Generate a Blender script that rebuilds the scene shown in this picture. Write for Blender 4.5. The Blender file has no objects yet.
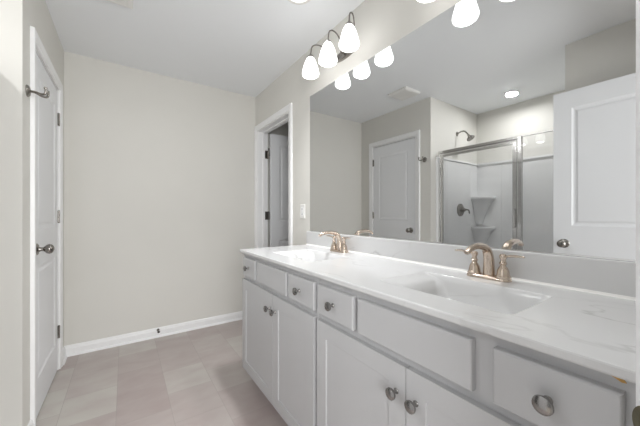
import bpy, bmesh, math, random
from mathutils import Vector, Matrix

C = bpy.context.scene.collection
S = bpy.context.scene
PI = math.pi

# ------------------------------------------------------------------ camera
cam_d = bpy.data.cameras.new('camera')
cam = bpy.data.objects.new('camera', cam_d)
C.objects.link(cam)
cam.location = (0, 0, 1.143)
cam.rotation_euler = (PI / 2, 0, -math.radians(34.45))
cam_d.sensor_width = 36
cam_d.lens = 36 * 284.6 / 640
cam_d.shift_y = 0.0009
cam_d.clip_start = 0.02
S.camera = cam

# ------------------------------------------------------------------ light and exposure
S.view_settings.view_transform = 'Standard'
S.view_settings.look = 'None'
S.view_settings.gamma = 1
S.view_settings.use_curve_mapping = False
S.view_settings.exposure = 0.2
WORLD = 0.3
SHADE = 2.1       # lit vanity glass
SHOWER_LAMP = 7.4
CEILING_LAMP = 4.5
VANITY_BULB = 1.4      # each bulb of the far fixture
NEAR_BULB = 0.4
HALL = 116.0
w = bpy.data.worlds.new('world')
S.world = w
w.use_nodes = True
w.node_tree.nodes['Background'].inputs[0].default_value = (1.0, 1.0, 1.0, 1)
w.node_tree.nodes['Background'].inputs[1].default_value = WORLD


def area(name, loc, size, power, rot=(0, 0, 0), col=(0.985, 0.992, 1), sy=None, shape='DISK'):
    d = bpy.data.lights.new(name, 'AREA')
    d.shape = shape
    d.size = size
    if sy:
        d.size_y = sy
    d.energy = power
    d.color = col
    o = bpy.data.objects.new(name, d)
    C.objects.link(o)
    o.location = loc
    o.rotation_euler = rot
    return o


area('shower_lamp', (-1.03, 1.356, 2.425), 0.11, SHOWER_LAMP, rot=(0, math.radians(-8), 0))
cl = area('ceiling_lamp', (0.84, 1.46, 2.425), 0.11, CEILING_LAMP)
cl.data.spread = math.radians(95)
# soft fill light added behind the camera, standing in for daylight through the doorway
area('hall_fill', (0.0, -1.7, 1.35), 2.2, HALL, rot=(PI / 2, 0, 0), col=(0.985, 0.995, 1), sy=1.5, shape='RECTANGLE')


# ------------------------------------------------------------------ materials
def mat(name, col, rough=0.5, metal=0.0, bump=0.0, bscale=200, spec=0.5, var=0.0, vscale=3.0, coat=0.0):
    m = bpy.data.materials.new(name)
    m.use_nodes = True
    nt = m.node_tree
    b = nt.nodes['Principled BSDF']
    b.inputs['Base Color'].default_value = (*col, 1)
    b.inputs['Roughness'].default_value = rough
    b.inputs['Metallic'].default_value = metal
    b.inputs['Specular IOR Level'].default_value = spec
    b.inputs['Coat Weight'].default_value = coat
    tc = nt.nodes.new('ShaderNodeTexCoord')
    if var > 0:
        n = nt.nodes.new('ShaderNodeTexNoise')
        n.inputs['Scale'].default_value = vscale
        n.inputs['Detail'].default_value = 4
        nt.links.new(tc.outputs['Object'], n.inputs['Vector'])
        r = nt.nodes.new('ShaderNodeValToRGB')
        r.color_ramp.elements[0].position = 0.3
        r.color_ramp.elements[1].position = 0.7
        r.color_ramp.elements[0].color = (*[c * (1 - var) for c in col], 1)
        r.color_ramp.elements[1].color = (*[min(1, c * (1 + var)) for c in col], 1)
        nt.links.new(n.outputs['Fac'], r.inputs['Fac'])
        nt.links.new(r.outputs['Color'], b.inputs['Base Color'])
    if bump > 0:
        n = nt.nodes.new('ShaderNodeTexNoise')
        n.inputs['Scale'].default_value = bscale
        n.inputs['Detail'].default_value = 3
        nt.links.new(tc.outputs['Object'], n.inputs['Vector'])
        bp = nt.nodes.new('ShaderNodeBump')
        bp.inputs['Strength'].default_value = bump
        bp.inputs['Distance'].default_value = 0.002
        nt.links.new(n.outputs['Fac'], bp.inputs['Height'])
        nt.links.new(bp.outputs['Normal'], b.inputs['Normal'])
    return m


def srgb(r, g, b):
    return tuple(((c / 255) / 12.92 if c / 255 < 0.04045 else ((c / 255 + 0.055) / 1.055) ** 2.4) for c in (r, g, b))


M = {}
M['wall'] = mat('wall_paint', srgb(225, 223, 217), 0.7, bump=0.12, bscale=260, var=0.01)
M['ceiling'] = mat('ceiling_paint', srgb(246, 248, 250), 0.8, bump=0.15, bscale=220)
M['trim'] = mat('white_trim_paint', srgb(247, 247, 247), 0.35, bump=0.03, bscale=60)
M['door'] = mat('white_door_paint', srgb(240, 241, 243), 0.4, bump=0.05, bscale=120)
M['cabinet'] = mat('grey_cabinet_paint', srgb(188, 188, 189), 0.35, bump=0.03, bscale=90)
M['cabinet_inside'] = mat('cabinet_inside', srgb(150, 140, 125), 0.6, var=0.05)
M['nickel'] = mat('brushed_nickel', srgb(152, 148, 143), 0.26, 1.0, bump=0.05, bscale=300)
M['warm_nickel'] = mat('warm_nickel', srgb(206, 191, 177), 0.2, 1.0, bump=0.02, bscale=300)
M['lamp_nickel'] = mat('lamp_nickel', srgb(128, 122, 118), 0.3, 1.0)
M['knob'] = mat('pewter', srgb(146, 144, 142), 0.25, 1.0, bump=0.04, bscale=200)
M['dark_metal'] = mat('dark_hinge_metal', srgb(100, 98, 95), 0.4, 0.8)
M['brass'] = mat('aged_strike_brass', srgb(120, 116, 96), 0.38, 1.0, var=0.12, vscale=60)
M['rubber'] = mat('dark_rubber', srgb(45, 42, 42), 0.6)
M['acrylic'] = mat('white_acrylic', srgb(246, 246, 246), 0.2, var=0.01)
M['plastic'] = mat('white_plastic', srgb(238, 237, 234), 0.35)
M['bare_wood'] = mat('bare_wood', srgb(205, 160, 90), 0.6, var=0.2, vscale=80)
M['chrome'] = mat('satin_aluminium', srgb(214, 213, 211), 0.18, 1.0, bump=0.03, bscale=300)
M['slot'] = mat('dark_slot', srgb(70, 70, 70), 0.6)
M['socket_grey'] = mat('socket_grey', srgb(170, 170, 170), 0.6)
M['duct'] = mat('duct_grey', srgb(150, 150, 150), 0.6)
M['mirror'] = mat('mirror_silver', (0.70, 0.705, 0.703), 0.0, 1.0)
M['carpet'] = mat('hall_floor', srgb(190, 180, 168), 0.9, bump=0.4, bscale=400)


def marble():
    m = bpy.data.materials.new('white_cultured_marble')
    m.use_nodes = True
    nt = m.node_tree
    b = nt.nodes['Principled BSDF']
    b.inputs['Roughness'].default_value = 0.12
    tc = nt.nodes.new('ShaderNodeTexCoord')
    mp = nt.nodes.new('ShaderNodeMapping')
    mp.inputs['Rotation'].default_value = (0, 0, 0.25)
    mp.inputs['Scale'].default_value = (3.2, 1.0, 2.0)
    nt.links.new(tc.outputs['Object'], mp.inputs['Vector'])
    n1 = nt.nodes.new('ShaderNodeTexNoise')
    n1.inputs['Scale'].default_value = 1.6
    n1.inputs['Detail'].default_value = 5
    n1.inputs['Distortion'].default_value = 0.6
    nt.links.new(mp.outputs[0], n1.inputs['Vector'])
    # a vein is where the noise crosses its middle
    s = nt.nodes.new('ShaderNodeMath'); s.operation = 'SUBTRACT'; s.inputs[1].default_value = 0.5
    a = nt.nodes.new('ShaderNodeMath'); a.operation = 'ABSOLUTE'
    nt.links.new(n1.outputs['Fac'], s.inputs[0]); nt.links.new(s.outputs[0], a.inputs[0])
    r = nt.nodes.new('ShaderNodeValToRGB')
    r.color_ramp.elements[0].position = 0.0
    r.color_ramp.elements[0].color = (1, 1, 1, 1)
    r.color_ramp.elements[1].position = 0.014
    r.color_ramp.elements[1].color = (0, 0, 0, 1)
    nt.links.new(a.outputs[0], r.inputs['Fac'])
    n2 = nt.nodes.new('ShaderNodeTexNoise')
    n2.inputs['Scale'].default_value = 4.0
    nt.links.new(tc.outputs['Object'], n2.inputs['Vector'])
    r2 = nt.nodes.new('ShaderNodeValToRGB')
    r2.color_ramp.elements[0].position = 0.42
    r2.color_ramp.elements[1].position = 0.72
    nt.links.new(n2.outputs['Fac'], r2.inputs['Fac'])
    mu = nt.nodes.new('ShaderNodeMath'); mu.operation = 'MULTIPLY'
    nt.links.new(r.outputs['Color'], mu.inputs[0]); nt.links.new(r2.outputs['Color'], mu.inputs[1])
    mx = nt.nodes.new('ShaderNodeMix'); mx.data_type = 'RGBA'
    mx.inputs[6].default_value = (*srgb(213, 213, 213), 1)
    mx.inputs[7].default_value = (*srgb(178, 177, 176), 1)
    nt.links.new(mu.outputs[0], mx.inputs[0])
    nt.links.new(mx.outputs[2], b.inputs['Base Color'])
    return m


M['marble'] = marble()


def floor_mat():
    m = bpy.data.materials.new('mottled_floor_tile')
    m.use_nodes = True
    nt = m.node_tree
    L = nt.links.new
    b = nt.nodes['Principled BSDF']
    tc = nt.nodes.new('ShaderNodeTexCoord')
    mp = nt.nodes.new('ShaderNodeMapping')
    # bricks run along Y, rows stack along X
    mp.inputs['Rotation'].default_value = (0, 0, PI / 2)
    mp.inputs['Location'].default_value = (-0.075, 0.04, 0)
    L(tc.outputs['Object'], mp.inputs['Vector'])
    br = nt.nodes.new('ShaderNodeTexBrick')
    br.offset = 0.5
    br.inputs['Scale'].default_value = 1.0
    br.inputs['Brick Width'].default_value = 0.30
    br.inputs['Row Height'].default_value = 0.265
    br.inputs['Mortar Size'].default_value = 0.0012
    br.inputs['Mortar Smooth'].default_value = 0.3
    br.inputs['Color1'].default_value = (0, 0, 0, 1)
    br.inputs['Color2'].default_value = (1, 1, 1, 1)
    br.inputs['Mortar'].default_value = (0.5, 0.5, 0.5, 1)
    L(mp.outputs[0], br.inputs['Vector'])
    n = nt.nodes.new('ShaderNodeTexNoise')
    n.inputs['Scale'].default_value = 5
    n.inputs['Detail'].default_value = 7
    n.inputs['Distortion'].default_value = 0.4
    mp2 = nt.nodes.new('ShaderNodeMapping')
    mp2.inputs['Scale'].default_value = (1.0, 1.8, 1)
    L(tc.outputs['Object'], mp2.inputs['Vector']); L(mp2.outputs[0], n.inputs['Vector'])
    add = nt.nodes.new('ShaderNodeMix'); add.data_type = 'RGBA'; add.inputs[0].default_value = 0.42
    L(n.outputs['Fac'], add.inputs[6]); L(br.outputs['Color'], add.inputs[7])
    r = nt.nodes.new('ShaderNodeValToRGB')
    e = r.color_ramp.elements
    e[0].position = 0.24; e[0].color = (*srgb(177, 163, 160), 1)
    e[1].position = 0.76; e[1].color = (*srgb(198, 194, 187), 1)
    x = r.color_ramp.elements.new(0.5); x.color = (*srgb(187, 177, 173), 1)
    L(add.outputs[2], r.inputs['Fac'])
    mx = nt.nodes.new('ShaderNodeMix'); mx.data_type = 'RGBA'
    mx.inputs[7].default_value = (*srgb(166, 157, 153), 1)
    L(br.outputs['Fac'], mx.inputs[0]); L(r.outputs['Color'], mx.inputs[6])
    L(mx.outputs[2], b.inputs['Base Color'])
    b.inputs['Roughness'].default_value = 0.45
    bp = nt.nodes.new('ShaderNodeBump'); bp.inputs['Strength'].default_value = 0.25; bp.inputs['Distance'].default_value = 0.002
    bp.invert = True
    L(br.outputs['Fac'], bp.inputs['Height']); L(bp.outputs[0], b.inputs['Normal'])
    return m


M['floor'] = floor_mat()


def emit(name, col, strength, base=(0.9, 0.9, 0.9)):
    m = mat(name, base, 0.3)
    b = m.node_tree.nodes['Principled BSDF']
    b.inputs['Emission Color'].default_value = (*col, 1)
    b.inputs['Emission Strength'].default_value = strength
    return m


M['shade'] = emit('lit_frosted_glass', (0.995, 0.99, 0.985), SHADE)
M['bulb'] = emit('lit_bulb', (1, 0.97, 0.92), SHADE)
M['lens'] = emit('lit_lens', (1, 0.98, 0.95), 6)
M['dim_lens'] = emit('ceiling_lens', (1, 0.98, 0.95), 0.45)


def glass_mat():
    m = bpy.data.materials.new('clear_shower_glass')
    m.use_nodes = True
    nt = m.node_tree
    for n in list(nt.nodes):
        if n.type != 'OUTPUT_MATERIAL':
            nt.nodes.remove(n)
    out = nt.nodes['Material Output']
    t = nt.nodes.new('ShaderNodeBsdfTransparent'); t.inputs[0].default_value = (0.955, 0.957, 0.957, 1)
    g = nt.nodes.new('ShaderNodeBsdfGlossy'); g.inputs['Roughness'].default_value = 0.0
    f = nt.nodes.new('ShaderNodeFresnel'); f.inputs[0].default_value = 1.5
    mx = nt.nodes.new('ShaderNodeMixShader')
    nt.links.new(f.outputs[0], mx.inputs[0]); nt.links.new(t.outputs[0], mx.inputs[1]); nt.links.new(g.outputs[0], mx.inputs[2])
    nt.links.new(mx.outputs[0], out.inputs[0])
    return m


M['glass'] = glass_mat()


# ------------------------------------------------------------------ mesh helpers
def box(bm, x0, x1, y0, y1, z0, z1):
    xs, ys, zs = sorted((x0, x1)), sorted((y0, y1)), sorted((z0, z1))
    v = [bm.verts.new((x, y, z)) for x in xs for y in ys for z in zs]
    for f in ((0, 1, 3, 2), (4, 6, 7, 5), (0, 4, 5, 1), (2, 3, 7, 6), (0, 2, 6, 4), (1, 5, 7, 3)):
        bm.faces.new([v[i] for i in f])


def lathe(bm, prof, mtx=None, n=24, cap=True):
    """prof: list of (radius, height) turned about local Z"""
    mtx = mtx or Matrix()
    rings = []
    for r, h in prof:
        if r < 1e-6:
            rings.append([bm.verts.new(mtx @ Vector((0, 0, h)))])
        else:
            rings.append([bm.verts.new(mtx @ Vector((r * math.cos(2 * PI * i / n), r * math.sin(2 * PI * i / n), h))) for i in range(n)])
    for a, b in zip(rings, rings[1:]):
        for i in range(n):
            j = (i + 1) % n
            if len(a) == 1 and len(b) == 1:
                continue
            if len(a) == 1:
                bm.faces.new((a[0], b[i], b[j]))
            elif len(b) == 1:
                bm.faces.new((a[i], a[j], b[0]))
            else:
                bm.faces.new((a[i], a[j], b[j], b[i]))
    if cap:
        for rg, rev in ((rings[0], True), (rings[-1], False)):
            if len(rg) > 1:
                bm.faces.new(list(reversed(rg)) if rev else rg)


def tube(bm, pts, rad, n=12, flat=1.0, up=Vector((0, 0, 1))):
    """tube through pts; rad a number or list; flat squashes along the frame's second axis"""
    pts = [Vector(p) for p in pts]
    if not isinstance(rad, (list, tuple)):
        rad = [rad] * len(pts)
    rings = []
    prev = None
    for i, p in enumerate(pts):
        t = (pts[min(i + 1, len(pts) - 1)] - pts[max(i - 1, 0)]).normalized()
        if prev is None:
            a = t.cross(up)
            if a.length < 1e-3:
                a = t.cross(Vector((1, 0, 0)))
        else:
            a = prev - t * prev.dot(t)
        a.normalize()
        prev = a
        b = t.cross(a).normalized()
        rings.append([bm.verts.new(p + a * rad[i] * math.cos(2 * PI * k / n) + b * rad[i] * flat * math.sin(2 * PI * k / n)) for k in range(n)])
    for A, B in zip(rings, rings[1:]):
        for k in range(n):
            j = (k + 1) % n
            bm.faces.new((A[k], A[j], B[j], B[k]))
    bm.faces.new(list(reversed(rings[0])))
    bm.faces.new(rings[-1])


def spline(ctrl, n=8):
    P = [Vector(c) for c in ctrl]
    P = [P[0] * 2 - P[1]] + P + [P[-1] * 2 - P[-2]]
    out = []
    for i in range(1, len(P) - 2):
        for k in range(n):
            t = k / n
            a, b, c, d = P[i - 1], P[i], P[i + 1], P[i + 2]
            out.append(0.5 * ((2 * b) + (c - a) * t + (2 * a - 5 * b + 4 * c - d) * t * t + (3 * b - a - 3 * c + d) * t ** 3))
    out.append(P[-2])
    return out


def prism(bm, poly, h0, h1, axis='z'):
    def P(u, v, h):
        return {'z': (u, v, h), 'x': (h, u, v), 'y': (u, h, v)}[axis]
    a = [bm.verts.new(P(u, v, h0)) for u, v in poly]
    b = [bm.verts.new(P(u, v, h1)) for u, v in poly]
    n = len(poly)
    bm.faces.new(list(reversed(a)))
    bm.faces.new(b)
    for i in range(n):
        bm.faces.new((a[i], a[(i + 1) % n], b[(i + 1) % n], b[i]))


def rrect(x0, x1, y0, y1, r, n=6):
    out = []
    for cx, cy, a0 in ((x1 - r, y1 - r, 0), (x0 + r, y1 - r, 90), (x0 + r, y0 + r, 180), (x1 - r, y0 + r, 270)):
        for k in range(n + 1):
            a = math.radians(a0 + 90 * k / n)
            out.append((cx + r * math.cos(a), cy + r * math.sin(a)))
    return out


def loops(bm, rings, cap0=False, cap1=False):
    R = [[bm.verts.new(p) for p in ring] for ring in rings]
    n = len(R[0])
    for A, B in zip(R, R[1:]):
        for i in range(n):
            bm.faces.new((A[i], A[(i + 1) % n], B[(i + 1) % n], B[i]))
    if cap0:
        bm.faces.new(list(reversed(R[0])))
    if cap1:
        bm.faces.new(R[-1])
    return R


def obj(name, bm, m, parent=None, smooth=False, bevel=0.0, seg=2, angle=35):
    bmesh.ops.remove_doubles(bm, verts=bm.verts, dist=1e-6)
    bmesh.ops.recalc_face_normals(bm, faces=bm.faces)
    me = bpy.data.meshes.new(name)
    bm.to_mesh(me)
    bm.free()
    me.materials.append(m)
    if smooth:
        me.polygons.foreach_set('use_smooth', [True] * len(me.polygons))
        me.set_sharp_from_angle(angle=math.radians(angle))
    o = bpy.data.objects.new(name, me)
    C.objects.link(o)
    if bevel > 0:
        b = o.modifiers.new('bevel', 'BEVEL')
        b.width = bevel
        b.segments = seg
        b.limit_method = 'ANGLE'
        b.angle_limit = math.radians(40)
    if parent:
        o.parent = parent
    return o


def new():
    return bmesh.new()


def bx(name, m, parent, *b, bevel=0.0):
    bm = new()
    box(bm, *b)
    return obj(name, bm, m, parent, bevel=bevel)


def tag(o, label=None, cat=None, group=None, kind=None):
    if label: o['label'] = label
    if cat: o['category'] = cat
    if group: o['group'] = group
    if kind: o['kind'] = kind
    return o


def empty(name, loc=(0, 0, 0), rz=0, label=None, cat=None, group=None, kind=None):
    o = bpy.data.objects.new(name, None)
    C.objects.link(o)
    o.location = loc
    o.rotation_euler = (0, 0, rz)
    o.empty_display_size = 0.05
    return tag(o, label, cat, group, kind)


def copy_tree(o, parent=None):
    c = o.copy()
    C.objects.link(c)
    c.parent = parent
    for ch in list(o.children):
        copy_tree(ch, c)
    return c


# ------------------------------------------------------------------ dimensions of the room
XL, XR, YB, YN, H = -0.40, 1.204, 3.03, 0.0475, 2.44
TH = 0.115
YS0, YS1, XSB = 0.74, 1.91, -1.40          # shower alcove
OH = 2.045                                # door opening height

# ------------------------------------------------------------------ room shell


def structure(name, boxes, m, label, cat='wall', bevel=0):
    bm = new()
    for b in boxes:
        box(bm, *b)
    o = obj(name, bm, m, bevel=bevel)
    return tag(o, label, cat, kind='structure')


structure('floor', [(XSB - TH, 2.4, -0.07, YB + TH, -0.05, 0)], M['floor'], 'mottled grey and mauve square floor tiles', 'floor')
structure('floor_hall', [(-2.5, 3.0, -2.6, -0.07, -0.05, 0)], M['carpet'], 'floor of the room outside the entry doorway', 'floor')
structure('ceiling', [(XSB - TH, 2.4, -0.07, YB + TH, H, H + 0.05)], M['ceiling'], 'flat white painted ceiling', 'ceiling')
LD0, LD1 = 2.107, 2.800        # left closet door opening
structure('wall_left', [(XL - TH, XL, YS1, LD0, 0, H), (XL - TH, XL, LD1, YB, 0, H), (XL - TH, XL, LD0, LD1, OH, H)],
          M['wall'], 'warm greige painted left wall around the closed door')
structure('wall_left_near', [(XL - TH, XL, -0.07, YS0, 0, H)], M['wall'], 'greige wall stub between shower and entry doorway')
structure('wall_shower_far', [(XSB - TH, XL - TH, YS1, YS1 + TH, 0, H)], M['wall'], 'greige end wall of the shower alcove with the shower head')
structure('wall_shower_back', [(XSB - TH, XSB, YS0, YS1, 0, H)], M['wall'], 'greige back wall of the shower alcove')
structure('wall_shower_near', [(XSB - TH, XL - TH, YS0 - TH, YS0, 0, H)], M['wall'], 'greige near end wall of the shower alcove')
structure('wall_back', [(XL - TH, 2.4, YB, YB + TH, 0, H)], M['wall'], 'plain greige back wall above the white baseboard')
WD0, WD1 = 2.24, 2.96          # toilet room doorway in the vanity wall
structure('wall_right', [(XR, XR + TH, -0.07, WD0, 0, H), (XR, XR + TH, WD1, YB, 0, H), (XR, XR + TH, WD0, WD1, OH, H)],
          M['wall'], 'greige vanity wall carrying the long mirror')
ED0, ED1 = -0.296, 0.440         # entry doorway
structure('wall_near', [(XL, ED0, -0.07, YN, 0, H), (ED1, XR, -0.07, YN, 0, H), (ED0, ED1, -0.07, YN, OH, H)],
          M['wall'], 'greige near wall around the entry doorway')
structure('wall_toilet_room', [(2.3, 2.4, 1.5, YB, 0, H), (XR + TH, 2.3, 1.5, 1.6, 0, H)], M['wall'], 'walls of the dark toilet room beyond the far doorway')


# casing: a moulded profile carried round the opening with mitred corners
PROF = [(0.005, 0), (0.005, 0.009), (0.012, 0.0125), (0.030, 0.0125), (0.038, 0.016), (0.052, 0.018), (0.060, 0.016), (0.062, 0)]


def casing(name, label, wall, a0, a1, at, out, legs=(0.0, 0.0)):
    """wall 'x': opening runs along Y at X=at; wall 'y': along X at Y=at; out = sign the trim sticks out"""
    bm = new()
    rings = []
    path = [(a0, legs[0], -1, 0), (a0, OH, -1, 1), (a1, OH, 1, 1), (a1, legs[1], 1, 0)]
    for a, z, sa, sz in path:
        ring = []
        for o_, t in PROF:
            aa, zz = a + sa * o_, z + sz * o_
            ring.append((at + out * t, aa, zz) if wall == 'x' else (aa, at + out * t, zz))
        rings.append(ring)
    loops(bm, rings, True, True)
    o = obj(name, bm, M['trim'])
    return tag(o, label, 'door trim', kind='structure')


def jamb(name, label, wall, a0, a1, d0, d1, stop=None):
    t = 0.004
    bm = new()
    def B(p0, p1, q0, q1, z0, z1):
        if wall == 'x':
            box(bm, q0, q1, p0, p1, z0, z1)
        else:
            box(bm, p0, p1, q0, q1, z0, z1)
    B(a0, a0 + t, d0, d1, 0, OH); B(a1 - t, a1, d0, d1, 0, OH); B(a0 + t, a1 - t, d0, d1, OH - t, OH)
    if stop:
        s0, s1 = stop
        B(a0 + t, a0 + t + 0.011, s0, s1, 0, OH - t); B(a1 - t - 0.011, a1 - t, s0, s1, 0, OH - t)
        B(a0 + t + 0.011, a1 - t - 0.011, s0, s1, OH - t - 0.011, OH - t)
    o = obj(name, bm, M['trim'])
    return tag(o, label, 'door jamb', kind='structure')


casing('trim_1', 'white moulded casing around the closed left door', 'x', LD0, LD1, XL, 1)
jamb('trim_2', 'white jamb inside the closed left door opening', 'x', LD0, LD1, XL - TH, XL, (XL - 0.055, XL - 0.042))
casing('trim_3', 'white moulded casing around the toilet room doorway', 'x', WD0, WD1, XR, -1)
jamb('trim_4', 'white jamb lining the toilet room doorway', 'x', WD0, WD1, XR, XR + TH, (XR + 0.055, XR + 0.078))
casing('trim_5', 'white casing edge at the right border of the view', 'y', ED0, ED1, YN, 1)
trim6 = jamb('trim_6', 'white jamb of the entry doorway', 'y', ED0, ED1, -0.07, YN, (-0.03, 0.005))


def baseboard(name, label, x0, y0, x1, y1, nx, ny, h=0.086, t=0.013):
    """board along a wall from (x0,y0) to (x1,y1); (nx,ny) points into the room"""
    prof = [(0, 0), (t, 0), (t, h - 0.026), (t - 0.003, h - 0.018), (t - 0.004, h - 0.008), (t - 0.009, h), (0, h)]
    bm = new()
    rings = [[(x + nx * p, y + ny * p, z) for p, z in prof] for x, y in ((x0, y0), (x1, y1))]
    # shoe moulding
    loops(bm, rings, True, True)
    sh = [(t, 0), (t + 0.011, 0), (t + 0.010, 0.009), (t + 0.006, 0.015), (t, 0.018)]
    loops(bm, [[(x + nx * p, y + ny * p, z) for p, z in sh] for x, y in ((x0, y0), (x1, y1))], True, True)
    return tag(obj(name, bm, M['trim']), label, 'baseboard', kind='structure')


baseboard('baseboard_back', 'white baseboard along the plain back wall', XL, YB, XR, YB, 0, -1)
baseboard('baseboard_left', 'short white baseboard between shower corner and left door', XL, YS1, XL, LD0 - 0.062, 1, 0)
baseboard('baseboard_left_far', 'short white baseboard between left door and back corner', XL, LD1 + 0.062, XL, YB - 0.013, 1, 0)
baseboard('baseboard_left_near', 'white baseboard on the wall stub behind the open door', XL, YN, XL, YS0, 1, 0)
baseboard('baseboard_right', 'short white baseboard between vanity and toilet room doorway', XR, 1.915, XR, WD0 - 0.062, -1, 0)


# ------------------------------------------------------------------ panelled leaves (doors)
def panel_leaf(bm, W, T, Z0, Z1, panels, prof, both=True):
    """leaf: x 0..W, y 0..T (front face at y=0), panels = [(x0,x1,z0,z1)], prof = [(inset, depth)...]"""
    def face(ysurf, sgn):
        xs = sorted({0, W, *[p[0] for p in panels], *[p[1] for p in panels]})
        zs = sorted({Z0, Z1, *[p[2] for p in panels], *[p[3] for p in panels]})
        for i in range(len(xs) - 1):
            for j in range(len(zs) - 1):
                cx, cz = (xs[i] + xs[i + 1]) / 2, (zs[j] + zs[j + 1]) / 2
                if any(p[0] < cx < p[1] and p[2] < cz < p[3] for p in panels):
                    continue
                bm.faces.new([bm.verts.new((x, ysurf, z)) for x, z in ((xs[i], zs[j]), (xs[i + 1], zs[j]), (xs[i + 1], zs[j + 1]), (xs[i], zs[j + 1]))])
        for x0, x1, z0, z1 in panels:
            rings = [[(x0 + a, ysurf + sgn * d, z0 + a), (x1 - a, ysurf + sgn * d, z0 + a), (x1 - a, ysurf + sgn * d, z1 - a), (x0 + a, ysurf + sgn * d, z1 - a)] for a, d in [(0, 0)] + prof]
            loops(bm, rings, False, True)
    face(0, 1)
    if both:
        face(T, -1)
    else:
        bm.faces.new([bm.verts.new(p) for p in ((0, T, Z0), (W, T, Z0), (W, T, Z1), (0, T, Z1))])
    for a, b in (((0, Z0), (W, Z0)), ((W, Z0), (W, Z1)), ((W, Z1), (0, Z1)), ((0, Z1), (0, Z0))):
        bm.faces.new([bm.verts.new(p) for p in ((a[0], 0, a[1]), (b[0], 0, b[1]), (b[0], T, b[1]), (a[0], T, a[1]))])
    bmesh.ops.remove_doubles(bm, verts=bm.verts, dist=1e-5)


MOULD = [(0.006, 0.004), (0.016, 0.0065), (0.024, 0.0065), (0.036, 0.002)]
ROSE = [(0, 0), (0.033, 0), (0.033, 0.004), (0.028, 0.009), (0.014, 0.012), (0.011, 0.02), (0.011, 0.03), (0.016, 0.036), (0.024, 0.044), (0.0275, 0.054), (0.025, 0.064), (0.017, 0.071), (0.008, 0.0745), (0, 0.075)]
# local matrix taking the lathe's +Z to -Y (out of a leaf's front) or +Y
OUT_F = Matrix.Rotation(PI / 2, 4, 'X')
OUT_B = Matrix.Rotation(-PI / 2, 4, 'X')


def room_door(name, label, W, loc, rz, knob_x, hinge_x, hinge_side, knob_z=0.93, top=2.032, hinge_zs=(1.83, 1.12, 0.28)):
    """front face is local y=0 facing -Y"""
    root = empty(name, loc, rz, label, 'door', kind='structure')
    bm = new()
    s = 0.105
    panel_leaf(bm, W, 0.035, 0.012, top, [(s, W - s, 1.055, top - 0.125), (s, W - s, 0.215, 0.845)], MOULD)
    obj('door_leaf', bm, M['door'], root)
    for side, mtx, y in (('front', OUT_F, 0.0), ('back', OUT_B, 0.035)):
        bm = new()
        lathe(bm, ROSE, Matrix.Translation((knob_x, y, knob_z)) @ mtx, 28)
        obj('door_knob', bm, M['nickel'], root, smooth=True)
    bm = new()
    ex = 0.0 if knob_x < W / 2 else W
    sg = -1 if knob_x < W / 2 else 1
    box(bm, ex, ex + sg * 0.001, 0.006, 0.029, knob_z - 0.028, knob_z + 0.028)
    box(bm, ex, ex + sg * 0.004, 0.011, 0.024, knob_z - 0.009, knob_z + 0.009)
    obj('latch', bm, M['nickel'], root)
    for z in hinge_zs:
        bm = new()
        lathe(bm, [(0, -0.047), (0.004, -0.047), (0.0065, -0.044), (0.0065, 0.044), (0.004, 0.047), (0, 0.047)], Matrix.Translation((hinge_x, hinge_side * 0.006 if hinge_side < 0 else 0.041, z)), 12)
        dx = -1 if hinge_x > W / 2 else 1
        yy = (-0.0015, 0.0) if hinge_side < 0 else (0.035, 0.0365)
        box(bm, hinge_x + dx * 0.002, hinge_x + dx * 0.014, yy[0], yy[1], z - 0.044, z + 0.044)
        obj('hinge', bm, M['nickel'], root, smooth=True)
    return root


# closed door in the left wall: front faces +X, so local -Y -> +X  (rz = +90deg); local x runs along +Y
LW = LD1 - LD0 - 0.014
d1 = room_door('door_1', 'closed white two-panel door with round knob in the left wall', LW, (XL - 0.003, LD0 + 0.007, 0), PI / 2, 0.063, LW + 0.001, -1,
               knob_z=0.945)

# entry door standing open into the room, parallel to the left wall; the face seen in the mirror looks to +X
d2 = room_door('door_2', 'open white panelled entry door reflected at the right of the mirror', 0.716, (-0.258, 0.0555, 0), PI / 2, 0.716 - 0.062, 0.0, 1,
               knob_z=0.925)

# toilet room door, hinged on the far jamb and swung into the toilet room: face looks to -Y
d3 = room_door('door_3', 'white door swung open into the toilet room beyond the vanity', 0.70, (XR + TH + 0.022, 2.918, 0), 0, 0.63, -0.010, 1,
               knob_z=0.93)
for c in d3.children:
    if c.name.startswith('hinge'):
        c.data.materials[0] = M['dark_metal']
# hinge leaves on the far jamb, facing the camera
for z, mm in ((1.80, 'nickel'), (1.12, 'dark_metal'), (0.28, 'nickel')):
    bm = new()
    x0 = XR + TH - 0.032
    box(bm, x0, XR + TH + 0.003, WD1 - 0.0065, WD1 - 0.004, z - 0.045, z + 0.045)
    for k in range(3):
        lathe(bm, [(0, 0), (0.004, 0), (0.003, 0.0012), (0, 0.0012)], Matrix.Translation((x0 + 0.01 + (k % 2) * 0.01, WD1 - 0.0065, z - 0.03 + 0.03 * k)) @ OUT_F, 10)
    lathe(bm, [(0, -0.046), (0.0065, -0.046), (0.0065, 0.046), (0, 0.046)], Matrix.Translation((XR + TH + 0.006, WD1 - 0.012, z)), 12)
    o = obj('jamb_hinge', bm, M[mm])
    o.parent = d3
    o.location = (-d3.location.x, -d3.location.y, 0)

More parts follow.
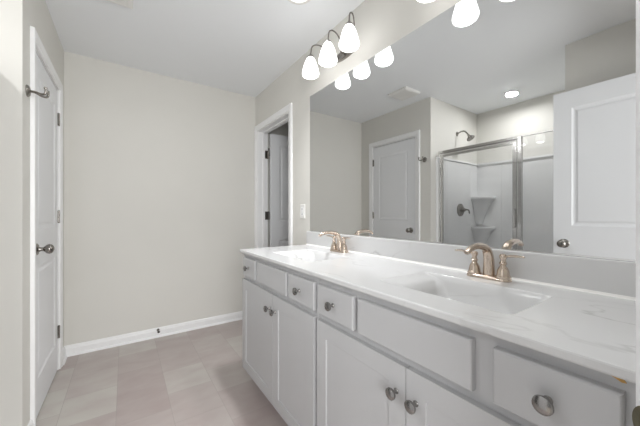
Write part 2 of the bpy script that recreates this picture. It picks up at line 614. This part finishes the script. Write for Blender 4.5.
# strike plate on the entry jamb with its curved lip towards the room
bm = new()
box(bm, ED1 - 0.0055, ED1 - 0.004, 0.008, YN, 0.885, 0.962)
pts = [(YN - 0.002, 0.0), (YN + 0.004, 0.0008), (YN + 0.009, 0.0035), (YN + 0.0146, 0.009)]
a = []
prof_z = [(-0.021 * math.cos(PI * q / 16), math.sin(PI * q / 16)) for q in range(17)]
grid = []
for zz, k in prof_z:
    row = []
    for i, (yy, dx) in enumerate(pts):
        t = i / (len(pts) - 1) * max(k, 0.08)
        y_ = pts[0][0] + (pts[-1][0] - pts[0][0]) * t
        row.append((ED1 - 0.0045 + 0.012 * t * t, y_, 0.9275 + zz))
    grid.append(row)
for off in (0.0, -0.0016):
    G = [[bm.verts.new((x + off, y, z)) for x, y, z in r] for r in grid]
    for i in range(len(G) - 1):
        for j in range(3):
            bm.faces.new((G[i][j], G[i + 1][j], G[i + 1][j + 1], G[i][j + 1]))
o = obj('strike_plate', bm, M['brass'])
o.parent = trim6

# ------------------------------------------------------------------ vanity cabinets
XF, XFR = 0.655, 0.675       # front of doors and drawers; face frame


def cabinet_knob(parent, y, z, x=XF):
    bm = new()
    prof = [(0, 0), (0.008, 0), (0.0085, 0.002), (0.0055, 0.006), (0.005, 0.014), (0.008, 0.018), (0.0155, 0.021), (0.0172, 0.025), (0.0165, 0.029), (0.011, 0.0325), (0, 0.034)]
    lathe(bm, prof, Matrix.Translation((x, y, z)) @ Matrix.Rotation(-PI / 2, 4, 'Y'), 24)
    return obj('knob', bm, M['knob'], parent, smooth=True)


def slab_front(name, parent, y0, y1, z0, z1):
    bm = new()
    e = 0.006
    rings = [[(x, a, b) for a, b in ((y0 + i, z0 + i), (y1 - i, z0 + i), (y1 - i, z1 - i), (y0 + i, z1 - i))] for x, i in ((XFR, 0), (XF + 0.004, 0), (XF + 0.001, 0.002), (XF, 0.004))]
    loops(bm, rings, True, True)
    return obj(name, bm, M['cabinet'], parent)


def shaker_door(parent, y0, y1, z0, z1):
    """front faces -X"""
    bm = new()
    Wd = y1 - y0
    s = 0.062
    panel_leaf(bm, Wd, XFR - XF, 0, z1 - z0, [(s, Wd - s, s, z1 - z0 - s)], [(0.0008, 0.0), (0.0022, 0.0045), (0.004, 0.005)], both=False)
    # local (x,y,z) -> world (XF + y, y1 - x, z0 + z)
    for v in bm.verts:
        x, y, z = v.co
        v.co = (XF + y, y1 - x, z0 + z)
    return obj('door', bm, M['cabinet'], parent, bevel=0.0012, seg=1)


def vanity_cabinet(label, y0, y1, doors, drawers, panel, left_end, right_end):
    root = empty('vanity_cabinet', ((XF + XR) / 2, (y0 + y1) / 2, 0), 0, label, 'cabinet', 'grey base cabinets under the vanity top')
    inv = Vector(root.location)
    zt, zb, tk = 0.878, 0.105, 0.075
    xb = XR - 0.002
    bm = new()
    t = 0.016
    # ends (notched for the toe kick), bottom, back, face frame
    for ya, yb in ((y0, y0 + t), (y1 - t, y1)):
        prism(bm, [(XFR, zb), (XFR + tk, zb), (XFR + tk, 0), (xb, 0), (xb, zt), (XFR, zt)], ya, yb, 'y')
    box(bm, XFR, xb, y0 + t, y1 - t, zb, zb + t)
    box(bm, xb - 0.006, xb, y0 + t, y1 - t, zb + t, zt)
    box(bm, XFR + tk, XFR + tk + t, y0 + t, y1 - t, 0, zb)
    f = 0.019
    box(bm, XFR, XFR + f, y0 + t, y0 + 0.04, zb + t, zt); box(bm, XFR, XFR + f, y1 - 0.04, y1 - t, zb + t, zt)
    box(bm, XFR, XFR + f, y0 + 0.04, y1 - 0.04, 0.69, zt)
    box(bm, XFR, XFR + f, y0 + 0.04, y1 - 0.04, zb + t, zb + 0.04)
    parts = [obj('body', bm, M['cabinet'], root, bevel=0.0008, seg=1)]
    for ya, yb, ky in doors:
        d = shaker_door(root, ya, yb, 0.112, 0.707)
        cabinet_knob(d, ky, 0.625)
        parts.append(d)
    for ya, yb in drawers:
        d = slab_front('drawer', root, ya, yb, 0.733, 0.853)
        cabinet_knob(d, (ya + yb) / 2, 0.793)
        parts.append(d)
    parts.append(slab_front('false_front', root, panel[0], panel[1], 0.733, 0.853))
    for p in parts:
        p.location = -inv
    return root, inv


cabA, invA = vanity_cabinet('light grey base cabinet under the far sink, next to the floor and back wall', 0.993, 1.90,
                            [(1.4065, 1.880, 1.442), (1.004, 1.4035, 1.368)], [(1.662, 1.869), (1.004, 1.232)], (1.253, 1.635), True, False)
cabB, invB = vanity_cabinet('light grey base cabinet under the near sink, at the right of the view', 0.055, 0.990,
                            [(0.5275, 0.978, 0.560), (0.075, 0.5245, 0.492)], [(0.755, 0.978), (0.101, 0.296)], (0.342, 0.731), False, True)
bm = new()
prism(bm, [(0.126, 0.8745), (0.104, 0.8735), (0.0995, 0.8665), (0.105, 0.8655), (0.113, 0.8695)], XFR - 0.0025, XFR + 0.0002, 'x')
o = obj('bare_wood_patch', bm, M['bare_wood'], cabB)
o.location = -invB
o['label'] = 'small patch of bare yellow wood under the counter edge'

# ------------------------------------------------------------------ countertop with integral basins
XC0, XC1, YC0, YC1, ZC = 0.648, 1.202, 0.052, 1.912, 0.90
BAS = [(0.762, 1.040, 1.205, 1.650), (0.762, 1.040, 0.300, 0.738)]
top = empty('countertop', (0.92, 0.98, 0.88), 0, 'long white veined marble vanity top with two integral sinks', 'countertop')
bm = new()
e = 0.004
outer = [(XC0 + e, YC0), (XC1, YC0), (XC1, YC1 - e), (XC0 + e, YC1 - e)]
ov = [bm.verts.new((x, y, ZC)) for x, y in outer]
edges = [bm.edges.new((ov[i], ov[(i + 1) % 4])) for i in range(4)]
for b in BAS:
    lp = [bm.verts.new((x, y, ZC)) for x, y in rrect(*b, 0.016)]
    edges += [bm.edges.new((lp[i], lp[(i + 1) % len(lp)])) for i in range(len(lp))]
bmesh.ops.triangle_fill(bm, edges=edges, use_beauty=True)
rings = [[(XC0 + i, YC0, z), (XC1, YC0, z), (XC1, YC1 - i, z), (XC0 + i, YC1 - i, z)] for i, z in ((e, ZC), (0.0012, ZC - 0.0012), (0, ZC - e), (0, ZC - 0.016), (0.002, ZC - 0.0195), (0.05, ZC - 0.0195))]
loops(bm, rings)
slab = obj('slab', bm, M['marble'], top)
slab.location = -Vector(top.location)
for b in BAS:
    x0, x1, y0, y1 = b
    bm = new()
    rings = []
    for ix, iy, jy, d, r in ((0, 0, 0, 0, .016), (.002, .003, .002, .001, .016), (.005, .010, .005, .006, .018), (.009, .040, .009, .013, .022), (.014, .068, .013, .024, .026), (.022, .084, .020, .052, .032),
                             (.036, .098, .032, .090, .04), (.056, .118, .055, .110, .045), (.080, .145, .085, .120, .045), (.105, .185, .125, .124, .03)):
        rings.append([(x, y, ZC - d) for x, y in rrect(x0 + ix, x1 - ix * 0.8, y0 + jy, y1 - iy, r)])
    loops(bm, rings, False, True)
    bs = obj('basin', bm, M['marble'], top, smooth=True, angle=50)
    bs.location = -Vector(top.location)
    cx, cy = (x0 + x1) / 2 + 0.01, (y0 + y1) / 2
    bm = new()
    lathe(bm, [(0, 0.003), (0.012, 0.003), (0.016, 0.001), (0.022, 0.002), (0.024, 0), (0.024, -0.002)], Matrix.Translation((cx, cy, ZC - 0.124 + 0.002)), 24)
    obj('drain', bm, M['warm_nickel'], bs, smooth=True)
bm = new()
rings = [[(1.182 + i, YC0, z), (XC1, YC0, z), (XC1, YC1 - i, z), (1.182 + i, YC1 - i, z)] for i, z in ((0, ZC), (0, ZC + 0.1), (0.001, ZC + 0.1035), (0.004, ZC + 0.105))]
loops(bm, rings, True, True)
bk = obj('backsplash', bm, M['marble'], top)
bk.location = -Vector(top.location)
# cove of caulk where the splash meets the top
bm = new()
prism(bm, [(1.1745, ZC), (1.182, ZC), (1.182, ZC + 0.0075), (1.179, ZC + 0.003)], YC0, YC1, 'y')
ck = obj('caulk_bead', bm, M['plastic'], top)
ck.location = -Vector(top.location)

# ------------------------------------------------------------------ mirror
mr = empty('wall_mirror', (1.2, 0.97, 1.006), 0, 'wide frameless mirror spanning the wall above both sinks', 'mirror')
bm = new()
YM0, YM1, ZM0, ZM1 = 0.06, 1.888, 1.0065, 2.063
box(bm, 1.1995, 1.2035, YM0, YM1, ZM0, ZM1)
o = obj('mirror_glass', bm, M['mirror'], mr)
o.location = -Vector(mr.location)
bm = new()
box(bm, 1.1975, 1.2035, YM0, YM1, ZM0 - 0.0012, ZM0)
box(bm, 1.1975, 1.1993, YM0, YM1, ZM0, ZM0 + 0.004)
o = obj('bottom_channel', bm, M['chrome'], mr)
o.location = -Vector(mr.location)


# ------------------------------------------------------------------ faucets
def faucet(label, y):
    root = empty('faucet', (1.128, y, ZC), 0, label, 'faucet', 'brushed nickel two-handle faucets')
    bm = new()
    rr = []
    for ix, z in ((0, 0), (0, 0.006), (0.002, 0.010), (0.006, 0.013), (0.012, 0.014)):
        rr.append([(a, b, z) for a, b in rrect(-0.027 + ix, 0.027 - ix, -0.077 + ix, 0.077 - ix, 0.0235 - ix)])
    loops(bm, rr, True, True)
    obj('base_plate', bm, M['warm_nickel'], root, smooth=True)
    # spout: broad at the root, arching over the bowl
    bm = new()
    pth = spline([(0.005, 0, 0.008), (0.005, 0, 0.045), (0.001, 0, 0.083), (-0.018, 0, 0.112), (-0.055, 0, 0.124), (-0.100, 0, 0.125), (-0.135, 0, 0.117), (-0.153, 0, 0.107)], 6)
    n = len(pth)
    rad = []
    for i in range(n):
        t = i / (n - 1)
        rad.append(0.0215 * (1 - t) + 0.0090 * t)
    tube(bm, pth, rad, 16, 0.85, up=Vector((1, 0, 0)))
    sp = obj('spout', bm, M['warm_nickel'], root, smooth=True)
    bm = new()
    lathe(bm, [(0, -0.001), (0.007, -0.001), (0.008, 0.001), (0.008, 0.008), (0, 0.008)], Matrix.Translation((-0.143, 0, 0.104)), 16)
    obj('aerator', bm, M['warm_nickel'], sp, smooth=True)
    bm = new()
    lathe(bm, [(0, 0.012), (0.003, 0.012), (0.003, 0.055), (0.0055, 0.060), (0.005, 0.067), (0, 0.069)], Matrix.Translation((0.030 - 0.008, 0, 0)), 12)
    obj('lift_rod', bm, M['warm_nickel'], root, smooth=True)
    for s in (1, -1):
        bm = new()
        lathe(bm, [(0.0, 0.010), (0.0255, 0.010), (0.0255, 0.015), (0.0215, 0.020), (0.0205, 0.028), (0.0185, 0.038), (0.0145, 0.047), (0.0095, 0.054), (0.009, 0.058), (0.0125, 0.061), (0.0125, 0.065), (0.009, 0.069), (0.0088, 0.078), (0.012, 0.083), (0.0125, 0.090), (0.009, 0.096), (0, 0.0985)],
              Matrix.Translation((0, s * 0.051, 0)), 24)
        hd = obj('handle', bm, M['warm_nickel'], root, smooth=True)
        bm = new()
        pth = spline([(0, s * 0.053, 0.087), (-0.004, s * 0.075, 0.092), (-0.010, s * 0.100, 0.095), (-0.014, s * 0.124, 0.094)], 6)
        m_ = len(pth)
        rad = [0.0065 + 0.0035 * math.sin(PI * min(1, i / (m_ - 1) * 1.05)) if i < m_ - 2 else (0.006 if i == m_ - 2 else 0.003) for i in range(m_)]
        tube(bm, pth, rad, 12, 0.5)
        obj('lever', bm, M['warm_nickel'], hd, smooth=True)
    return root


faucet('brushed nickel two-handle faucet behind the near sink', 0.525)
faucet('brushed nickel two-handle faucet behind the far sink by the mirror edge', 1.430)


# ------------------------------------------------------------------ vanity lights
def vanity_light(label, y, zr=2.142):
    root = empty('vanity_light', (XR, y, zr), 0, label, 'wall light', 'three-shade nickel wall lights above the mirror')
    bm = new()
    # oval back plate standing on the wall
    pl = [(0.115 * math.cos(a) * 1.0, 0.030 * math.sin(a)) for a in [2 * PI * k / 32 for k in range(32)]]
    rr = [[(-d, a * s, b * s + 0.053) for a, b in pl] for d, s in ((0, 1), (0.010, 1), (0.016, 0.94), (0.020, 0.8))]
    loops(bm, rr, True, True)
    obj('back_plate', bm, M['nickel'], root, smooth=True)
    for k in (-1, 0, 1):
        ys = k * 0.2045
        xs = 1.057 - XR
        bm = new()
        pth = spline([(-0.018, k * 0.060, 0.053), (-0.040, k * 0.085, 0.046), (-0.050, k * 0.115, 0.085), (-0.062, k * 0.150, 0.140), (xs + 0.045, ys - k * 0.020, 0.168), (xs + 0.010, ys - k * 0.005, 0.152), (xs, ys, 0.092)] if k else
                     [(-0.018, 0, 0.053), (-0.040, 0, 0.048), (-0.048, 0, 0.09), (-0.062, 0, 0.145), (xs + 0.045, 0, 0.168), (xs + 0.010, 0, 0.152), (xs, 0, 0.092)], 7)
        tube(bm, pth, 0.0042, 10)
        obj('arm', bm, M['lamp_nickel'], root, smooth=True)
        mt = Matrix.Translation((xs, ys, 0))
        bm = new()
        prof = [(0.018, 0.094), (0.023, 0.090), (0.031, 0.072), (0.040, 0.045), (0.048, 0.010), (0.055, -0.025), (0.0595, -0.050), (0.060, -0.064), (0.0565, -0.078), (0.047, -0.086),
                (0.046, -0.082), (0.054, -0.074), (0.056, -0.062), (0.055, -0.048), (0.051, -0.025), (0.044, 0.010), (0.036, 0.045), (0.027, 0.072), (0.018, 0.088)]
        prof = [(a_ * 0.98, -0.053 + (b_ + 0.086) * 0.718) for a_, b_ in prof]
        lathe(bm, prof, mt, 32, cap=False)
        lt = area('bulb_light', (XR + xs - 0.012, y + ys, zr - 0.048), 0.08, (VANITY_BULB if y > 1 else NEAR_BULB), rot=(0, math.radians(40), 0))
        sh = obj('shade', bm, M['shade'], root, smooth=True)
        bm = new()
        lathe(bm, [(0, 0.118), (0.007, 0.118), (0.009, 0.110), (0.019, 0.104), (0.022, 0.098), (0.022, 0.091), (0, 0.091)], mt @ Matrix.Translation((0, 0, -0.018)), 24)
        obj('socket_cap', bm, M['nickel'], sh, smooth=True)
        bm = new()
        lathe(bm, [(0, 0.072), (0.013, 0.072), (0.014, 0.05), (0.024, 0.02), (0.028, 0.0), (0.024, -0.020), (0.013, -0.032), (0, -0.035)], mt, 20)
        obj('bulb', bm, M['bulb'], sh, smooth=True)
    return root


vanity_light('three-shade nickel wall light above the far sink, whole in view', 1.451)
vanity_light('three-shade nickel wall light above the near sink, cut by the top of the photo', 0.524, 2.118)

# ------------------------------------------------------------------ ceiling fittings
# exhaust fan grille
fan = empty('exhaust_fan', (-0.082, 2.018, H), 0, 'square white exhaust fan grille on the ceiling', 'ceiling fan vent')
bm = new()
s = 0.125
rr = [[(a * k, b * k, z) for a, b in ((-s, -s), (s, -s), (s, s), (-s, s))] for k, z in ((1, 0), (1, -0.006), (0.93, -0.018), (0.80, -0.024), (0.76, -0.022), (0.76, -0.012))]
loops(bm, rr, True, False)
obj('frame', bm, M['plastic'], fan)
bm = new()
q = s * 0.76
for k in range(15):
    yy = -q + (k + 0.5) * 2 * q / 15
    box(bm, -q, q, yy - 0.006, yy + 0.0045, -0.021, -0.013)
box(bm, -0.004, 0.004, -q, q, -0.022, -0.012)
obj('slats', bm, M['plastic'], fan)
bm = new()
box(bm, -q, q, -q, q, -0.011, -0.009)
obj('duct_opening', bm, M['duct'], fan)


def recessed(name, label, x, y, r, lens):
    root = empty(name, (x, y, H), 0, label, 'ceiling light')
    bm = new()
    lathe(bm, [(r, 0), (r, -0.004), (r - 0.006, -0.008), (r - 0.016, -0.008), (r - 0.02, -0.003)], None, 36, cap=False)
    obj('trim_ring', bm, M['plastic'], root, smooth=True)
    bm = new()
    lathe(bm, [(0, -0.005), (r - 0.019, -0.005), (r - 0.019, -0.002), (0, -0.002)], None, 36)
    obj('lens', bm, M[lens], root, smooth=True)


recessed('recessed_light', 'small round lit recessed light above the shower, seen in the mirror', -1.03, 1.356, 0.066, 'lens')
recessed('recessed_light', 'round ceiling light at the top border left of the wall lights', 0.845, 1.455, 0.085, 'dim_lens')

# ------------------------------------------------------------------ shower
XG = -0.532
pan = empty('shower_pan', (-0.9, 1.325, 0), 0, 'low white shower pan on the alcove floor', 'shower base')
bm = new()
rr = [[(x, y, z) for x, y in rrect(-1.39 + i, -0.470 - i, YS0 + 0.003 + i, YS1 - 0.003 - i, 0.02, 3)] for i, z in ((0, 0), (0, 0.095), (0.004, 0.1), (0.075, 0.1), (0.085, 0.09), (0.10, 0.045), (0.2, 0.04))]
loops(bm, rr, True, True)
o = obj('basin_tray', bm, M['acrylic'], pan); o.location = -Vector(pan.location)
bm = new()
lathe(bm, [(0, 0.004), (0.05, 0.004), (0.055, 0), (0.055, -0.002)], Matrix.Translation((-0.95, 1.325, 0.041)), 24)
o = obj('drain', bm, M['nickel'], pan); o.location = -Vector(pan.location)

sur = empty('shower_surround', (-0.95, 1.325, 0.1), 0, 'white moulded shower surround with corner shelves, seen in the mirror', 'shower surround')
ZT = 1.762
SX, SY0, SY1 = -1.372, YS0 + 0.022, YS1 - 0.022
bm = new()
box(bm, SX, -1.398, YS0 + 0.002, YS1 - 0.002, 0.1, ZT)
box(bm, SX, -0.490, SY1, YS1 - 0.002, 0.1, ZT)
box(bm, SX, -0.490, YS0 + 0.002, SY0, 0.1, ZT)
# seams of the three-piece wall
o = obj('wall_panels', bm, M['acrylic'], sur, bevel=0.004); o.location = -Vector(sur.location)
bm = new()
box(bm, SX + 0.012, -1.398, YS0 + 0.002, YS1 - 0.002, ZT, ZT + 0.022)
box(bm, SX + 0.012, -0.490, SY1 - 0.012, YS1 - 0.002, ZT, ZT + 0.022)
box(bm, SX + 0.012, -0.490, YS0 + 0.002, SY0 + 0.012, ZT, ZT + 0.022)
o = obj('top_ledge', bm, M['acrylic'], sur, bevel=0.004); o.location = -Vector(sur.location)
bm = new()
box(bm, SX, SX + 0.004, 1.600, 1.606, 0.1, ZT)
o = obj('panel_seam', bm, M['acrylic'], sur); o.location = -Vector(sur.location)
for zc in (1.355, 0.982, 0.62):
    bm = new()
    # shelf: quarter outline filling the corner; a tapering moulded bracket below it
    def outline(k):
        pts_ = [(0, 0)]
        for i in range(13):
            a = PI / 2 * i / 12
            pts_.append((0.165 * k * math.cos(a) ** 0.75 if i < 12 else 0, 0.225 * k * math.sin(a) ** 0.75))
        return pts_
    lv = []
    for k, z in ((0.30, zc - 0.345), (0.42, zc - 0.25), (0.62, zc - 0.13), (0.86, zc - 0.045), (0.97, zc - 0.034), (1.0, zc - 0.026), (1.0, zc - 0.006), (0.985, zc), (0.95, zc), (0.93, zc - 0.006)):
        lv.append([(SX + a, SY1 - b, z) for a, b in outline(k)])
    loops(bm, lv, True, True)
    o = obj('corner_shelf', bm, M['acrylic'], sur, smooth=True, angle=40); o.location = -Vector(sur.location)

enc = empty('shower_enclosure', (XG, 1.325, 0.1), 0, 'aluminium framed clear glass shower door and side panel, seen in the mirror', 'shower door')


def enc_part(name, boxes, m, bevel=0.002, parent=None):
    bm = new()
    for b in boxes:
        box(bm, *b)
    o = obj(name, bm, M[m], parent or enc, bevel=bevel)
    if parent is None:
        o.location = -Vector(enc.location)
    return o


YP0, YP1 = 1.077, 1.148
YJ = SY1 - 0.001
enc_part('header', [(XG - 0.018, XG + 0.018, YP0, YJ, 1.816, 1.842), (XG - 0.008, XG + 0.004, YP0, YJ, 1.806, 1.816)], 'chrome')
enc_part('jamb', [(XG - 0.018, XG + 0.018, YJ - 0.018, YJ, 0.13, 1.816)], 'chrome')
enc_part('post', [(XG - 0.020, XG + 0.020, YP0, YP0 + 0.030, 0.13, 1.816)], 'chrome')
enc_part('sill', [(XG - 0.022, XG + 0.022, SY0 + 0.001, YJ, 0.1, 0.13)], 'chrome')
enc_part('panel_channel', [(XG - 0.008, XG + 0.008, SY0 + 0.001, YP0, 1.829, 1.838), (XG - 0.008, XG + 0.008, SY0 + 0.001, SY0 + 0.015, 0.13, 1.829)], 'chrome', 0.001)
enc_part('fixed_glass', [(XG - 0.003, XG + 0.003, SY0 + 0.015, YP0, 0.13, 1.829)], 'glass', 0)
dr = enc_part('glass_door', [(XG + 0.001, XG + 0.006, YP1 - 0.01, YJ - 0.045, 0.165, 1.780)], 'glass', 0)
f1 = enc_part('door_frame', [(XG - 0.008, XG + 0.014, YP0 + 0.038, YP1, 0.14, 1.800), (XG - 0.008, XG + 0.014, YJ - 0.046, YJ - 0.024, 0.14, 1.800),
                             (XG - 0.008, XG + 0.014, YP1, YJ - 0.046, 1.774, 1.800), (XG - 0.008, XG + 0.014, YP1, YJ - 0.046, 0.14, 0.168)], 'chrome', 0.003, dr)
bm = new()
tube(bm, spline([(XG + 0.014, 1.132, 1.02), (XG + 0.04, 1.132, 1.03), (XG + 0.04, 1.132, 1.17), (XG + 0.014, 1.132, 1.18)], 6), 0.005, 10)
obj('pull_handle', bm, M['chrome'], dr, smooth=True)

# shower head on its arm
shd = empty('shower_rose', (-0.93, YS1, 2.11), 0, 'nickel shower head on a bent arm above the surround, seen in the mirror', 'shower head')
bm = new()
lathe(bm, [(0, 0), (0.028, 0), (0.027, 0.005), (0.016, 0.010), (0, 0.010)], OUT_F, 24)
obj('flange', bm, M['nickel'], shd, smooth=True)
bm = new()
tube(bm, spline([(0, -0.005, 0), (0, -0.045, 0.015), (0, -0.09, 0.012), (0, -0.125, -0.022), (0, -0.14, -0.045)], 6), 0.0085, 12)
obj('arm', bm, M['nickel'], shd, smooth=True)
bm = new()
lathe(bm, [(0, 0.0), (0.012, 0.0), (0.014, -0.012), (0.022, -0.028), (0.042, -0.045), (0.046, -0.052), (0.044, -0.060), (0, -0.062)], Matrix.Translation((0, -0.138, -0.042)) @ Matrix.Rotation(math.radians(-32), 4, 'X'), 28)
obj('head', bm, M['nickel'], shd, smooth=True)

val = empty('shower_valve', (-0.965, SY1, 1.187), 0, 'round nickel shower valve with lever on the shower end wall, seen in the mirror', 'shower valve')
bm = new()
lathe(bm, [(0, 0), (0.078, 0), (0.077, 0.006), (0.060, 0.014), (0.034, 0.020), (0.026, 0.034), (0.024, 0.052), (0.018, 0.058), (0, 0.060)], OUT_F, 32)
obj('escutcheon', bm, M['nickel'], val, smooth=True)
bm = new()
tube(bm, spline([(0, -0.050, 0.0), (-0.02, -0.062, 0.003), (-0.065, -0.066, -0.002), (-0.088, -0.062, -0.025), (-0.09, -0.06, -0.045)], 6), [0.011] * 8 + [0.009] * 8 + [0.007] * 9, 12)
obj('lever', bm, M['nickel'], val, smooth=True)

# ------------------------------------------------------------------ small wall things
hk = empty('robe_hook', (XL, 1.985, 1.752), 0, 'nickel robe hook on the left wall beside the closed door', 'robe hook')
bm = new()
TOX = Matrix.Rotation(PI / 2, 4, 'Y')
lathe(bm, [(0, 0), (0.029, 0), (0.029, 0.004), (0.025, 0.009), (0.013, 0.013), (0, 0.013)], TOX, 28)
obj('rosette', bm, M['nickel'], hk, smooth=True)
for s in (1, -1):
    bm = new()
    tube(bm, spline([(0.008, 0, 0.0), (0.030, s * 0.006, -0.001), (0.052, s * 0.017, -0.010), (0.069, s * 0.024, -0.008), (0.074, s * 0.026, 0.010), (0.072, s * 0.026, 0.018)], 6), 0.0055, 12)
    g = obj('prong', bm, M['nickel'], hk, smooth=True)
    bm = new()
    lathe(bm, [(0, -0.006), (0.006, -0.004), (0.0075, 0.001), (0.006, 0.006), (0, 0.008)], Matrix.Translation((0.072, s * 0.026, 0.02)), 14)
    obj('tip', bm, M['nickel'], g, smooth=True)

ot = empty('wall_outlet', (XR, 2.003, 1.160), 0, 'white rectangular electrical wall plate between mirror and toilet room doorway', 'outlet')
bm = new()
rr = [[(-d, a, b) for a, b in rrect(-0.036 + i, 0.036 - i, -0.058 + i, 0.058 - i, 0.004)] for d, i in ((0, 0), (0.003, 0), (0.006, 0.003))]
loops(bm, rr, True, True)
obj('cover_plate', bm, M['plastic'], ot)
bm = new()
box(bm, -0.0085, -0.006, -0.0165, 0.0165, -0.0335, 0.0335)
rc = obj('receptacle', bm, M['trim'], ot, bevel=0.001)
for z in (-0.021, 0.021):
    bm = new()
    prism(bm, [(-0.008, z - 0.006), (0.008, z - 0.006), (0.008, z + 0.006), (0.0045, z + 0.006), (0.0045, z - 0.001), (-0.0045, z - 0.001), (-0.0045, z + 0.006), (-0.008, z + 0.006)], -0.0088, -0.0084, 'x')
    obj('slot', bm, M['socket_grey'], rc)
bm = new()
for z in (-0.0045, 0.0045):
    box(bm, -0.0095, -0.0084, -0.007, 0.007, z - 0.003, z + 0.003)
obj('buttons', bm, M['plastic'], rc)

ds = empty('door_stop', (0.254, YB - 0.013, 0.068), 0, 'small dark-tipped door stop on the back wall baseboard', 'door stop')
bm = new()
lathe(bm, [(0, 0), (0.012, 0), (0.011, 0.004), (0.005, 0.007), (0.0045, 0.05), (0, 0.05)], OUT_F, 16)
obj('stem', bm, M['nickel'], ds, smooth=True)
bm = new()
lathe(bm, [(0, 0.05), (0.010, 0.05), (0.0105, 0.058), (0.008, 0.064), (0, 0.065)], OUT_F, 16)
obj('rubber_tip', bm, M['rubber'], ds, smooth=True)
